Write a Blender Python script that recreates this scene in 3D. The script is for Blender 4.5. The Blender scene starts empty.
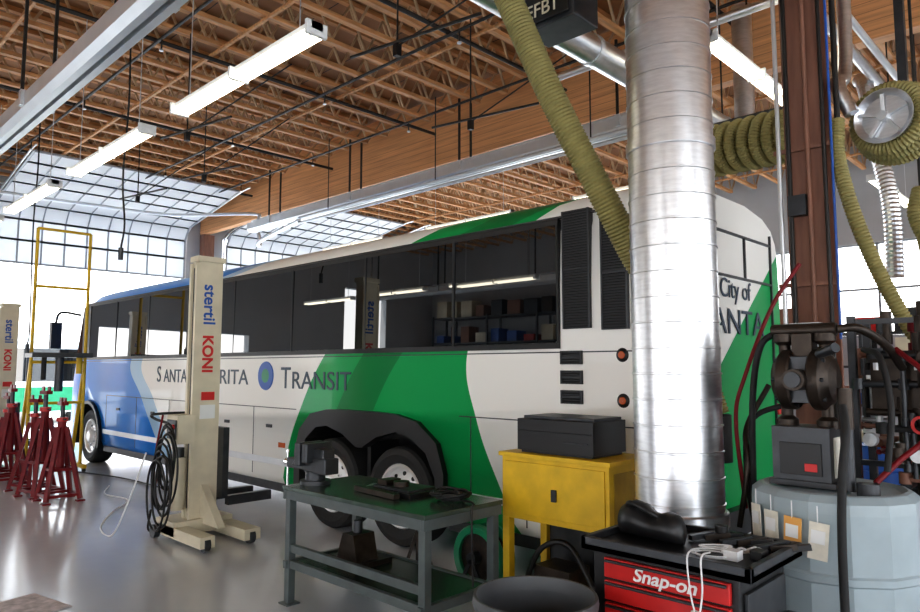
import bpy, math, random, bmesh
from mathutils import Vector, Matrix, Euler
random.seed(4)
C=bpy.context; D=bpy.data
PI=math.pi
# ---------------------------------------------------------------- materials
def M(name,col,rough=0.5,metal=0.0,var=0.0,scale=6.0,bump=0.0,emit=0.0,coat=0.0,stretch=None,spec=None):
    m=D.materials.new(name); m.use_nodes=True; nt=m.node_tree; b=nt.nodes['Principled BSDF']
    b.inputs['Base Color'].default_value=(*col,1); b.inputs['Roughness'].default_value=rough
    b.inputs['Metallic'].default_value=metal
    if spec is not None: b.inputs['Specular IOR Level'].default_value=spec
    if coat: b.inputs['Coat Weight'].default_value=coat
    if emit: b.inputs['Emission Color'].default_value=(*col,1); b.inputs['Emission Strength'].default_value=emit
    if var or bump:
        g=nt.nodes.new('ShaderNodeNewGeometry'); mp=nt.nodes.new('ShaderNodeMapping')
        nt.links.new(g.outputs['Position'],mp.inputs['Vector'])
        if stretch: mp.inputs['Scale'].default_value=stretch
        n=nt.nodes.new('ShaderNodeTexNoise'); n.inputs['Scale'].default_value=scale; n.inputs['Detail'].default_value=5
        nt.links.new(mp.outputs[0],n.inputs['Vector'])
        if var:
            mr=nt.nodes.new('ShaderNodeMapRange'); mr.inputs[1].default_value=.25; mr.inputs[2].default_value=.75
            mr.inputs[3].default_value=1-var; mr.inputs[4].default_value=1+var
            nt.links.new(n.outputs['Fac'],mr.inputs[0])
            mx=nt.nodes.new('ShaderNodeVectorMath'); mx.operation='SCALE'; mx.inputs[0].default_value=col
            nt.links.new(mr.outputs[0],mx.inputs['Scale']); nt.links.new(mx.outputs[0],b.inputs['Base Color'])
        if bump:
            bp=nt.nodes.new('ShaderNodeBump'); bp.inputs['Strength'].default_value=bump; bp.inputs['Distance'].default_value=.01
            nt.links.new(n.outputs['Fac'],bp.inputs['Height']); nt.links.new(bp.outputs[0],b.inputs['Normal'])
    return m
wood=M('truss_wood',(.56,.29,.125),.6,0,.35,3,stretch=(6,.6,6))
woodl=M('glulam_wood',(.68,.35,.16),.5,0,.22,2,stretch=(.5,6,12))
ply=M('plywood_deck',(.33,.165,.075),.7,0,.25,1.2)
steelweb=M('web_steel',(.60,.43,.27),.45,.2)
darkpipe=M('dark_pipe',(.03,.027,.025),.45,.3)
galv=M('galvanized',(.74,.75,.77),.33,1,.12,10,.05,stretch=(1,1,5))
alum=M('aluminium',(.70,.72,.74),.35,.6,.06,4)
doorfr=M('door_frame_grey',(.34,.36,.38),.5,.3)
white=M('white_paint',(.76,.77,.76),.45,0,.06,3)
wallm=M('wall_paint',(.46,.47,.48),.7,0,.06,1.5)
black=M('black_plastic',(.012,.012,.013),.42)
blackr=M('rubber',(.018,.018,.018),.7,0,.2,20,.1)
dsteel=M('dark_steel',(.06,.063,.068),.4,.6,.2,12)
grease=M('greasy_steel',(.05,.038,.03),.42,.6,.4,14,.3)
chrome=M('chrome',(.85,.85,.86),.12,1)
rimm=M('polished_rim',(.88,.88,.88),.32,.5)
red=M('red_paint',(.50,.018,.016),.35,0,.15,8)
darkred=M('jack_red',(.17,.010,.014),.45,0,.25,10,spec=.3)
yellow=M('yellow_paint',(.68,.44,.02),.45,0,.15,8)
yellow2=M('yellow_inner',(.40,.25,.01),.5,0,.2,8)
olive=M('exhaust_hose_olive',(.27,.235,.09),.65,0,.15,12)
cream=M('cream_paint',(.66,.60,.46),.45,0,.1,5)
tablem=M('bench_green_grey',(.055,.08,.065),.24,.2,.35,7)
tableg=M('bench_frame_grey',(.10,.12,.12),.45,.1,.2,7)
tankm=M('tank_blue_grey',(.34,.41,.44),.4,0,.1,5)
brown=M('column_brown',(.25,.12,.08),.55,0,.25,5,stretch=(4,4,.5))
tube=M('fluorescent_tube',(1,.94,.76),.5,emit=5)
paper=M('paper_tag',(.75,.72,.62),.8,0,.1,20)
paper2=M('orange_tag',(.75,.40,.12),.8)
cordm=M('cord_black',(.012,.012,.012),.5)
cordw=M('cord_white',(.75,.75,.75),.5)
bluet=M('logo_blue',(.02,.10,.40),.4); redt=M('logo_red',(.6,.03,.03),.4)
textm=M('lettering_dark',(.03,.055,.09),.4)
greenm=M('green_paint',(.015,.24,.11),.4,0,.15,5)
amber=M('amber_lens',(.5,.10,.02),.2)
fence=M('fence_brown',(.30,.16,.10),.8,0,.2,1)
winm=M('bus_glass',(.004,.005,.006),.012,0); winm.node_tree.nodes['Principled BSDF'].inputs['IOR'].default_value=2.2
grill=M('grille_dark',(.03,.032,.035),.5)
pane=D.materials.new('translucent_pane'); pane.use_nodes=True; nt=pane.node_tree; nt.nodes.clear()
o=nt.nodes.new('ShaderNodeOutputMaterial'); a=nt.nodes.new('ShaderNodeBsdfDiffuse'); t=nt.nodes.new('ShaderNodeBsdfTranslucent'); x=nt.nodes.new('ShaderNodeMixShader')
a.inputs[0].default_value=(.88,.89,.89,1); t.inputs[0].default_value=(.80,.85,.90,1); x.inputs[0].default_value=.19
nt.links.new(a.outputs[0],x.inputs[1]); nt.links.new(t.outputs[0],x.inputs[2]); nt.links.new(x.outputs[0],o.inputs[0])

fl=D.materials.new('epoxy_floor'); fl.use_nodes=True; nt=fl.node_tree; b=nt.nodes['Principled BSDF']
g=nt.nodes.new('ShaderNodeNewGeometry')
n=nt.nodes.new('ShaderNodeTexNoise'); n.inputs['Scale'].default_value=.6; n.inputs['Detail'].default_value=8
n2=nt.nodes.new('ShaderNodeTexNoise'); n2.inputs['Scale'].default_value=2.5; n2.inputs['Detail'].default_value=3
nt.links.new(g.outputs['Position'],n.inputs[0]); nt.links.new(g.outputs['Position'],n2.inputs[0])
cr=nt.nodes.new('ShaderNodeValToRGB'); cr.color_ramp.elements[0].color=(.53,.545,.58,1); cr.color_ramp.elements[1].color=(.60,.62,.655,1)
cr.color_ramp.elements[0].position=.35; cr.color_ramp.elements[1].position=.65
nt.links.new(n.outputs['Fac'],cr.inputs[0]); nt.links.new(cr.outputs[0],b.inputs['Base Color'])
mr=nt.nodes.new('ShaderNodeMapRange'); mr.inputs[1].default_value=.3; mr.inputs[2].default_value=.7; mr.inputs[3].default_value=.20; mr.inputs[4].default_value=.26
nt.links.new(n2.outputs['Fac'],mr.inputs[0]); nt.links.new(mr.outputs[0],b.inputs['Roughness'])
b.inputs['Coat Weight'].default_value=.4; b.inputs['Coat Roughness'].default_value=.12

# bus paint
bp=D.materials.new('bus_livery'); bp.use_nodes=True; nt=bp.node_tree; b=nt.nodes['Principled BSDF']
b.inputs['Roughness'].default_value=.3; b.inputs['Specular IOR Level'].default_value=.2; b.inputs['Coat Weight'].default_value=.2; b.inputs['Coat Roughness'].default_value=.03
g=nt.nodes.new('ShaderNodeNewGeometry'); s=nt.nodes.new('ShaderNodeSeparateXYZ'); nt.links.new(g.outputs['Position'],s.inputs[0])
def mth(op,a,b_=None,c=None):
    n=nt.nodes.new('ShaderNodeMath'); n.operation=op
    for i,v in enumerate((a,b_,c)):
        if v is None: continue
        if isinstance(v,(int,float)): n.inputs[i].default_value=v
        else: nt.links.new(v,n.inputs[i])
    return n.outputs[0]
xn=mth('DIVIDE',mth('ADD',s.outputs[0],16.0),16.0); zn=mth('DIVIDE',s.outputs[2],3.5)
def curve(pts):
    n=nt.nodes.new('ShaderNodeFloatCurve'); cv=n.mapping.curves[0]
    pts=[(z/3.5,(x+16)/16) for z,x in pts]
    cv.points[0].location=pts[0]; cv.points[-1].location=pts[-1]
    for p in pts[1:-1]: cv.points.new(*p)
    n.mapping.update(); nt.links.new(zn,n.inputs['Value']); return n.outputs[0]
cL=curve([(0,-7.6),(.8,-7.47),(1.3,-7.22),(1.95,-6.73),(3.02,-5.45),(3.25,-4.9),(3.5,-4.0)])
cR=curve([(0,-3.6),(.7,-4.02),(1.3,-4.32),(1.95,-4.44),(3.02,-3.75),(3.25,-3.45),(3.5,-3.0)])
cB=curve([(0,-10.8),(.5,-11.2),(1.3,-12.0),(1.95,-12.5),(3.02,-9.9),(3.3,-8.6),(3.5,-8)])
gm=mth('MULTIPLY',mth('GREATER_THAN',xn,cL),mth('LESS_THAN',xn,cR))
rear=mth('MULTIPLY',mth('GREATER_THAN',s.outputs[0],-2.6),mth('LESS_THAN',s.outputs[2],mth('ADD',mth('MULTIPLY',mth('SUBTRACT',s.outputs[1],6.07),.78),2.05)))
gm=mth('MAXIMUM',gm,rear)
bm=mth('LESS_THAN',xn,cB); lb=mth('LESS_THAN',mth('SUBTRACT',xn,.03),cB)
def mixc(f,c1,c2):
    n=nt.nodes.new('ShaderNodeMix'); n.data_type='RGBA'; nt.links.new(f,n.inputs[0])
    if isinstance(c1,tuple): n.inputs[6].default_value=(*c1,1)
    else: nt.links.new(c1,n.inputs[6])
    n.inputs[7].default_value=(*c2,1); return n.outputs[2]
c=mixc(lb,(.88,.87,.83),(.42,.62,.82)); c=mixc(bm,c,(.015,.23,.76)); c=mixc(gm,c,(.01,.34,.095))
mid=mth('MULTIPLY',mth('GREATER_THAN',xn,mth('ADD',cL,.045)),mth('LESS_THAN',xn,mth('ADD',cL,.085)))
mid=mth('MULTIPLY',mid,gm); c=mixc(mid,c,(.010,.21,.06))
nt.links.new(c,b.inputs['Base Color'])

# ---------------------------------------------------------------- mesh builder
class MB:
    weld=False
    def __init__(s): s.v=[]; s.f=[]; s.m=[]; s.sm=[]; s.mats=[]
    def mi(s,m):
        if m not in s.mats: s.mats.append(m)
        return s.mats.index(m)
    def add(s,vs,fs,mat,smooth=False):
        o=len(s.v); s.v+= [tuple(v) for v in vs]; k=s.mi(mat)
        for f in fs: s.f.append(tuple(i+o for i in f)); s.m.append(k); s.sm.append(smooth)
    def box(s,c,sz,mat,rot=None):
        R=Euler(rot).to_matrix() if rot else None; vs=[]
        for dx in(-.5,.5):
            for dy in(-.5,.5):
                for dz in(-.5,.5):
                    p=Vector((dx*sz[0],dy*sz[1],dz*sz[2]))
                    if R: p=R@p
                    vs.append(p+Vector(c))
        s.add(vs,[(0,1,3,2),(4,6,7,5),(0,4,5,1),(2,3,7,6),(0,2,6,4),(1,5,7,3)],mat)
    def b2(s,x0,x1,y0,y1,z0,z1,mat): s.box(((x0+x1)/2,(y0+y1)/2,(z0+z1)/2),(x1-x0,y1-y0,z1-z0),mat)
    def bar(s,p,q,w,h,mat):
        p=Vector(p);q=Vector(q);d=(q-p).normalized(); up=Vector((0,0,1)) if abs(d.z)<.98 else Vector((0,1,0))
        a=d.cross(up).normalized(); u=a.cross(d); vs=[]
        for e in(p,q):
            for i,j in((-1,-1),(1,-1),(1,1),(-1,1)): vs.append(e+a*i*w/2+u*j*h/2)
        s.add(vs,[(3,2,1,0),(4,5,6,7),(0,1,5,4),(1,2,6,5),(2,3,7,6),(3,0,4,7)],mat)
    def cyl(s,p,q,r,mat,n=16,r2=None,cap=True):
        p=Vector(p);q=Vector(q); r2=r if r2 is None else r2
        d=(q-p).normalized(); up=Vector((0,0,1)) if abs(d.z)<.9 else Vector((1,0,0))
        a=d.cross(up).normalized(); u=a.cross(d); vs=[]
        for e,rr in((p,r),(q,r2)):
            for i in range(n):
                t=2*PI*i/n; vs.append(e+(a*math.cos(t)+u*math.sin(t))*rr)
        s.add(vs,[(i,(i+1)%n,n+(i+1)%n,n+i) for i in range(n)],mat,True)
        if cap: s.add(vs,[tuple(range(n))[::-1],tuple(range(n,2*n))],mat)
    def lathe(s,c,axis,prof,mat,n=32,smooth=True):
        c=Vector(c); ax=Vector(axis).normalized(); up=Vector((0,0,1)) if abs(ax.z)<.9 else Vector((1,0,0))
        a=ax.cross(up).normalized(); u=ax.cross(a)
        for k in range(len(prof)-1):
            p0,p1=prof[k],prof[k+1]; mt=p1[2] if len(p1)>2 else mat; vs=[]
            for r,h in(p0[:2],p1[:2]):
                for i in range(n):
                    t=2*PI*i/n; vs.append(c+ax*h+(a*math.cos(t)+u*math.sin(t))*max(r,1e-4))
            s.add(vs,[(i,(i+1)%n,n+(i+1)%n,n+i) for i in range(n)],mt,smooth)
    def tube(s,pts,r,mat,n=8,rib=0,pitch=.04,sub=8):
        P=[Vector(p) for p in pts]; Q=[]
        E=[P[0]*2-P[1]]+P+[P[-1]*2-P[-2]]
        for i in range(1,len(E)-2):
            for k in range(sub):
                t=k/sub; a,b_,c_,d=E[i-1],E[i],E[i+1],E[i+2]
                Q.append(.5*((2*b_)+(c_-a)*t+(2*a-5*b_+4*c_-d)*t*t+(3*b_-a-3*c_+d)*t**3))
        Q.append(P[-1]); R=[r]*len(Q)
        if rib:
            L=[0]
            for i in range(1,len(Q)): L.append(L[-1]+(Q[i]-Q[i-1]).length)
            N=int(L[-1]/(pitch/2))+1; Z=[];R=[];j=0
            for k in range(N+1):
                l=L[-1]*k/N
                while j<len(L)-2 and L[j+1]<l: j+=1
                f=(l-L[j])/max(L[j+1]-L[j],1e-6); Z.append(Q[j].lerp(Q[j+1],f)); R.append(r+(rib if k%2 else -rib))
            Q=Z
        vs=[];pa=None
        for i,q in enumerate(Q):
            d=(Q[min(i+1,len(Q)-1)]-Q[max(i-1,0)]).normalized()
            if pa is None:
                up=Vector((0,0,1)) if abs(d.z)<.9 else Vector((1,0,0)); pa=d.cross(up).normalized()
            pa=(pa-d*pa.dot(d)).normalized(); u=pa.cross(d)
            for k in range(n):
                t=2*PI*k/n; vs.append(q+(pa*math.cos(t)+u*math.sin(t))*R[i])
        fs=[(i*n+k,i*n+(k+1)%n,(i+1)*n+(k+1)%n,(i+1)*n+k) for i in range(len(Q)-1) for k in range(n)]
        s.add(vs,fs,mat,not rib); s.add(vs[:n],[tuple(range(n))],mat); s.add(vs[-n:],[tuple(range(n))],mat)
    def prism(s,poly,y0,y1,mat,plane='XZ'):
        n=len(poly)
        f=(lambda p,y:(p[0],y,p[1])) if plane=='XZ' else (lambda p,y:(y,p[0],p[1])) if plane=='YZ' else (lambda p,y:(p[0],p[1],y))
        vs=[f(p,y0) for p in poly]+[f(p,y1) for p in poly]
        s.add(vs,[tuple(range(n)),tuple(range(n,2*n))[::-1]]+[(i,n+i,n+(i+1)%n,(i+1)%n) for i in range(n)],mat)
    def build(s,name,recenter=True,bevel=0,parent=None):
        me=D.meshes.new(name); loc=Vector((0,0,0)); v=s.v
        if recenter:
            xs=[p[0] for p in v];ys=[p[1] for p in v];zs=[p[2] for p in v]
            loc=Vector(((min(xs)+max(xs))/2,(min(ys)+max(ys))/2,min(zs))); v=[(p[0]-loc.x,p[1]-loc.y,p[2]-loc.z) for p in v]
        me.from_pydata(v,[],s.f)
        for m in s.mats: me.materials.append(m)
        me.polygons.foreach_set('material_index',s.m); me.polygons.foreach_set('use_smooth',s.sm); me.update()
        bmm=bmesh.new(); bmm.from_mesh(me)
        if s.weld: bmesh.ops.remove_doubles(bmm,verts=bmm.verts,dist=1e-5)
        bmesh.ops.recalc_face_normals(bmm,faces=bmm.faces); bmm.to_mesh(me); bmm.free()
        ob=D.objects.new(name,me); C.collection.objects.link(ob); ob.location=loc
        if bevel:
            bv=ob.modifiers.new('bevel','BEVEL'); bv.width=bevel; bv.segments=2; bv.limit_method='ANGLE'; bv.angle_limit=math.radians(50)
        if parent: ob.parent=parent; ob.matrix_parent_inverse=Matrix.Translation(-parent.location)
        return ob
def text(body,cols,origin,size,mat,parent,name,ext=.003,sx=1,align='LEFT',shear=0,bold=0):
    cu=D.curves.new(name,'FONT'); cu.body=body; cu.size=size; cu.extrude=ext; cu.align_x=align; cu.shear=shear; cu.offset=bold
    ob=D.objects.new(name,cu); C.collection.objects.link(ob)
    m=Matrix((cols[0],cols[1],cols[2])).transposed().to_4x4(); m.translation=Vector(origin)
    ob.matrix_world=m@Matrix.Diagonal((sx,1,1,1)); cu.materials.append(mat)
    C.view_layer.update()
    me=D.meshes.new_from_object(ob.evaluated_get(C.evaluated_depsgraph_get())); mw=ob.matrix_world.copy()
    D.objects.remove(ob); me.transform(mw); o2=D.objects.new(name,me); C.collection.objects.link(o2)
    o2.parent=parent; o2.matrix_parent_inverse=Matrix.Translation(-parent.location)
    return o2
FY=((1,0,0),(0,0,1),(0,-1,0))
FX=((0,1,0),(0,0,1),(1,0,0))
FXD=((0,0,-1),(0,1,0),(1,0,0))

# ---------------------------------------------------------------- room shell
X0,X1,Y0,Y1,H=-19.0,8.0,-9.0,18.0,7.05
f=MB(); f.b2(X0-.3,X1+.3,Y0-.3,Y1+.3,-.1,0,fl)
f.build('floor')
yard=M('yard_concrete',(.66,.65,.62),.8,0,.1,.5)
f=MB(); f.b2(-70,50,-60,60,-.3,-.11,yard); f.build('ground_outside')
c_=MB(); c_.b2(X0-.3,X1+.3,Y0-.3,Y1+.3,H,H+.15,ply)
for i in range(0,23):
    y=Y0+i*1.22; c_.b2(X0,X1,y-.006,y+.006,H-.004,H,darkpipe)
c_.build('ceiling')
def wall(name,axis,at,a0,a1,opens):
    w=MB(); cur=a0
    def seg(p,q,z0,z1):
        if q-p<.01 or z1-z0<.01: return
        if axis=='X': w.b2(at-.15,at+.15,p,q,z0,z1,wallm)
        else: w.b2(p,q,at-.15,at+.15,z0,z1,wallm)
    for op in opens:
        o0,o1,zt=op[:3]; zb=op[3] if len(op)>3 else 0
        seg(cur,o0,0,H); seg(o0,o1,zt,H); seg(o0,o1,0,zb); cur=o1
    seg(cur,a1,0,H); return w.build(name)
wall('wall_west','X',X0-.15,Y0,Y1,[(-6.7,-4.5,4.7),(-1.3,3.0,2.9),(3.75,8.5,5.6),(9.6,13.9,5.6),(14.6,17.6,5.6)])
wall('wall_east','X',X1+.15,Y0,Y1,[(-8,-3.5,5.2),(-2,3,5.2),(5,9,5.2),(10.5,15,5.2)])
wall('wall_south','Y',Y0-.15,X0,X1,[(-10.5,-6.5,4.6),(-4.8,-.8,4.6),(1.5,6.5,4.6)])
wall('wall_north','Y',Y1+.15,X0,X1,[(-16,-12,4.6),(-7.2,-.9,4.7,2.5)])
m=MB()
for x in (-7.2,-5.6,-4.05,-2.5,-.93): m.b2(x,x+.05,18.05,18.15,2.5,4.7,doorfr)
for z in (2.5,3.6,4.66): m.b2(-7.2,-.9,18.05,18.15,z,z+.05,doorfr)
m.build('window_1')
t=MB()
nx=int((X1-X0)/.61)
for i in range(nx+1):
    x=X0+.3+i*.61
    if x>X1-.1: break
    for y0 in(Y0,0,9):
        ya=y0+.1; yb=y0+8.9
        t.b2(x-.045,x+.045,ya,yb,6.97,7.04,wood); 
        t.b2(x-.045,x+.045,ya+.45,yb-.45,6.30,6.36,wood)
        N=13; st=(yb-ya-.9)/N
        t.bar((x,ya,6.98),(x,ya+.45,6.33),.03,.03,steelweb); t.bar((x,yb,6.98),(x,yb-.45,6.33),.03,.03,steelweb)
        for k in range(N):
            a=ya+.45+k*st
            t.bar((x,a,6.35),(x,a+st/2,6.97),.03,.03,steelweb); t.bar((x,a+st/2,6.97),(x,a+st,6.35),.03,.03,steelweb)
t.build('roof_trusses')
for yb in(0,9):
    g_=MB(); g_.b2(X0,X1,yb-.1,yb+.1,5.62,6.95,woodl)
    for z in (5.72,5.84,5.96,6.08,6.2): g_.b2(X0,X1,yb-.103,yb+.103,z-.003,z+.003,ply)
    g_.build('glulam_beam',bevel=.01)
br=MB()
for y in(2.2,4.4,6.6,11.5,14,16): br.bar((X0+.1,y,6.28),(X1-.1,y,6.28),.04,.04,wood)
br.build('truss_bridging')
sp=MB()
for y in(1.2,3.6,6.2,8.0): 
    sp.cyl((X0+.2,y,6.18),(X1-.2,y,6.18),.022,darkpipe,8)
    x=X0+1
    while x<X1: sp.cyl((x,y,6.18),(x,y,6.02),.012,darkpipe,6); sp.cyl((x,y,6.02),(x,y,6.0),.03,alum,8); x+=3
for x in(-16,-12.5,-9.2,-6.2,-3.4): sp.cyl((x,.2,6.22),(x,8.85,6.22),.03,darkpipe,8)
sp.build('sprinkler_piping')
for (x,y) in((-6.6,2.2),(-8.8,3.9),(-10.6,5.0),(-4.9,4.2),(-5.8,6.2),(-12.8,4.8)):
    hc=MB()
    hc.cyl((x,y,6.28),(x,y,4.9),.010,darkpipe,6); hc.cyl((x,y,4.9),(x+.9,y+1.0,5.9),.010,darkpipe,6)
    hc.cyl((x-.6,y-.1,4.95),(x+1.0,y+.1,4.9),.016,darkpipe,6)
    hc.box((x,y,4.86),(.06,.06,.12),black)
    hc.build('pipe_hanger_strut')
for (x,y,zb) in((-13.3,3.3,2.2),(-9.0,3.2,3.3)):
    m=MB(); m.tube([(x,y,6.28),(x+.05,y,5.2),(x-.04,y,4.2),(x+.08,y,zb+.3),(x,y,zb)],.012,cordm,6); m.cyl((x,y,zb),(x,y,zb-.15),.03,dsteel,10); m.build('air_drop_line')

def fixture(cx,cy,cz,L,along,name='fluorescent_light_fixture'):
    m=MB(); 
    def bb(a0,a1,w0,w1,z0,z1,mt):
        if along=='X': m.b2(cx+a0,cx+a1,cy+w0,cy+w1,cz+z0,cz+z1,mt)
        else: m.b2(cx+w0,cx+w1,cy+a0,cy+a1,cz+z0,cz+z1,mt)
    h=L/2; bb(-h,h,-.05,.05,.02,.08,white)
    for e in(-h,h-.03,-.015): bb(e,e+.03,-.09,.09,-.025,.08,white)
    for w in(-.06,.06):
        for a0,a1 in((-h+.04,-.02),(.02,h-.04)):
            if along=='X': m.cyl((cx+a0,cy+w,cz),(cx+a1,cy+w,cz),.022,tube,10)
            else: m.cyl((cx+w,cy+a0,cz),(cx+w,cy+a1,cz),.022,tube,10)
    for a_ in(-h*.8,h*.8):
        p=(cx+a_,cy,cz+.08) if along=='X' else (cx,cy+a_,cz+.08)
        m.cyl(p,(p[0],p[1],6.3),.006,alum,6)
    m.build(name)
for cx in(-5.35,-8.45,-11.55,-14.6): fixture(cx,2.8,4.28,2.35,'X')
fixture(-2.55,7.0,4.75,2.3,'Y'); fixture(-2.75,13.6,4.8,2.6,'Y')
for cx in(-14,-10,-6): fixture(cx,10.6,4.9,2.5,'X')
for cx in(-3,2): fixture(cx,-3.5,4.6,2.5,'X')
for cx in(-16.6,-13.4,-10.2,-7.0): fixture(cx,-2.2,3.85,2.35,'X')
def rail(y,z,x0,x1,name='exhaust_rail'):
    m=MB(); 
    m.prism([(y-.13,z+.11),(y-.13,z-.04),(y-.08,z-.1),(y-.02,z-.1),(y-.02,z+.0),(y+.02,z+.0),(y+.02,z-.1),(y+.08,z-.1),(y+.13,z-.04),(y+.13,z+.11)],x0,x1,alum,'YZ')
    m.cyl((x0,y,z+.17),(x1,y,z+.17),.03,alum,8)
    x=x0+1
    while x<x1:
        for dy in(-.14,.14): m.bar((x,y+dy,z),(x,y+dy*1.0,6.3),.03,.03,darkpipe)
        m.b2(x-.04,x+.04,y-.16,y+.16,z-.02,z+.14,alum); x+=3
    m.build(name)
rail(1.95,4.5,-18,3); rail(8.2,5.1,-14.8,-3.6); rail(-4.5,4.2,-18,-5)
m=MB(); m.cyl((-3.25,1.2,4.6),(-3.25,7.9,4.6),.13,galv,24)
for y in(1.8,3.4,5.0,6.6,7.8): m.cyl((-3.25,y,4.6),(-3.25,y+.06,4.6),.14,alum,24); m.cyl((-3.25,y,4.7),(-3.25,y,6.28),.01,darkpipe,6)
m.tube([(-3.25,7.9,4.6),(-3.25,8.1,4.6),(-3.2,8.3,4.75),(-3.2,8.35,5.0),(-3.2,8.35,6.28)],.12,galv,20)
m.build('overhead_exhaust_pipe')
m=MB(); m.b2(-2.96,-2.53,3.72,4.02,4.17,4.55,dsteel); m.b2(-2.93,-2.56,3.70,3.72,4.20,4.51,black); m.cyl((-2.74,3.87,4.55),(-2.74,3.87,6.28),.03,darkpipe,8)
fan=m.build('exhaust_fan_box',bevel=.01)
text('EFB1',FY,(-2.92,3.69,4.24),.14,cream,fan,'label')
m=MB()
for k,z in enumerate((4.75,4.85)): m.cyl((-12,7.7,z),(-3.6,7.7,z),.03,alum,8)
m.tube([(-15.2,8.6,5.1),(-15.1,8.6,4.8),(-14.6,8.3,4.78),(-12,7.7,4.8)],.045,alum)
m.tube([(-17.4,3.4,5.6),(-17.2,5.5,5.6),(-16.9,7.2,5.6),(-15.4,8.5,5.6),(-15.2,8.6,5.45),(-15.2,8.6,5.1)],.04,alum)
for x in(-11,-8,-5): m.cyl((x,7.7,4.85),(x,7.7,6.28),.01,darkpipe,6)
m.build('conduit_run')
m=MB()
m.cyl((-2.0,6.9,5.3),(-2.0,14,5.3),.06,galv,16); m.cyl((-1.7,6.9,5.1),(-1.7,14,5.1),.035,alum,12); m.cyl((-5,7.0,5.5),(-.5,7.0,5.5),.05,galv,16)
for y in(7,10,13): m.cyl((-2.0,y,5.3),(-2,y,6.28),.01,darkpipe,6); m.cyl((-1.7,y,5.1),(-1.7,y,6.28),.01,darkpipe,6)
m.tube([(-2.2,9.5,5.4),(-2.1,9.3,5.2),(-1.95,9.0,4.4),(-1.8,8.8,3.6),(-1.8,8.8,2.8)],.09,galv,16,.004,.05)
m.build('ventilation_pipework')
def ohdoor(y0,y1,name='overhead_sectional_door',n=9):
    path=[(-18.86,4.3),(-18.86,4.85),(-18.86,5.35),(-18.62,5.68),(-18.1,5.80),(-17.5,5.92),(-16.9,6.02),(-16.35,6.12),(-15.8,6.22)]
    m=MB()
    for (xa,za),(xb,zb) in zip(path[:-1],path[1:]):
        for e in((xa,za),(xb,zb)):
            m.bar((e[0],y0,e[1]),(e[0],y1,e[1]),.045,.045,doorfr)
        for k in range(n+1):
            y=y0+(y1-y0)*k/n; m.bar((xa,y,za),(xb,y,zb),.05 if k in(0,n) else .025,.035,doorfr)
        m.add([(xa,y0,za),(xa,y1,za),(xb,y1,zb),(xb,y0,zb)],[(0,1,2,3)],pane)
    for y in(y0-.06,y1+.06):
        m.tube([(-18.9,y,.02),(-18.9,y,3),(-18.9,y,5.25),(-18.7,y,5.66),(-18.1,y,5.82),(-16,y,6.2),(-15.4,y,6.26)],.025,galv,6)
    m.cyl((-18.6,y0,6.1),(-18.6,y1,6.1),.025,galv,8)
    for y in(y0+1,y1-1): m.cyl((-18.6,y-.3,6.1),(-18.6,y+.3,6.1),.07,dsteel,12)
    m.build(name)
ohdoor(3.85,8.4); ohdoor(9.65,13.85); ohdoor(14.7,17.5,n=6)
for y in (3.5,9.05,14.25):
    m=MB(); m.b2(-18.98,-18.72,y-.16,y+.16,0,5.6,brown); m.build('door_post',bevel=.01)
# ---------------------------------------------------------------- bus
yc=6.0
half=[(-1.26,.36),(-1.3,.46),(-1.3,1.0),(-1.3,1.5),(-1.3,1.95),(-1.295,2.5),(-1.275,2.95),(-1.23,3.10),(-1.12,3.22),(-.9,3.31),(-.45,3.37)]
ring=half+[(-a,b_) for a,b_ in half[::-1]]
def lean(z): return 0 if z<1.3 else 1.0*((z-1.3)/2.07)**1.3
S=[0,.06,.16,.3,.5,.75,1.0,1.5,2.2,3.0,13.45,13.62,13.7]
bus=MB(); bus.weld=True; n=len(ring); V=[]
for s_ in S:
    w=1-.22*(max(0,1-s_/1.0))**2.6
    if s_>13.5: w=1-.05*((s_-13.45)/.25)**2
    for dy,z in ring:
        zz=z
        if z>2.9: zz=z-.14*max(0,1-s_/1.2)**2
        if z>2.9 and s_>13.5: zz-=.06*((s_-13.45)/.25)**2
        V.append((-16.2+s_+lean(z)*max(0,1-s_/3),yc+dy*w,zz))
F=[]
for i in range(len(S)-1):
    for k in range(n): F.append((i*n+k,i*n+(k+1)%n,(i+1)*n+(k+1)%n,(i+1)*n+k))
bus.add(V,F,bp,True)
h=len(half)
for base in(0,(len(S)-1)*n):
    for i in range(h-1):
        z=half[i][1]; mt=winm if (base==0 and 1.45<z<2.9) else bp
        bus.add([V[base+i],V[base+i+1],V[base+n-2-i],V[base+n-1-i]],[(0,1,2,3)],mt)
busob=bus.build('coach_bus',recenter=False)
for ys in((4.3,5.25),(6.75,7.7)):
    for poly in ([(-14.44+.64*math.cos(a*PI/12),.5+.64*math.sin(a*PI/12)) for a in range(-3,16)],
                 [(-7.12,.1),(-7.12,.75),(-7.0,.98),(-6.8,1.14),(-6.5,1.2),(-5.5,1.2),(-5.2,1.14),(-4.95,.98),(-4.82,.75),(-4.82,.1)]):
        cm=MB(); cm.prism(poly,ys[0],ys[1],black); co=cm.build('cutter',recenter=False)
        md=busob.modifiers.new('b','BOOLEAN'); md.object=co; md.operation='DIFFERENCE'; md.solver='EXACT'
        if hasattr(md,'material_mode'): md.material_mode='TRANSFER'
        C.view_layer.update()
        me=D.meshes.new_from_object(busob.evaluated_get(C.evaluated_depsgraph_get()))
        busob.modifiers.clear(); busob.data=me; D.objects.remove(co)
d=MB()
d.b2(-15.0,-3.38,4.685,4.75,2.02,3.0,black)
xs=[-15.35,-14.55,-13.2,-11.75,-10.3,-8.85,-7.4,-5.95,-4.6,-3.39]
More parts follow.
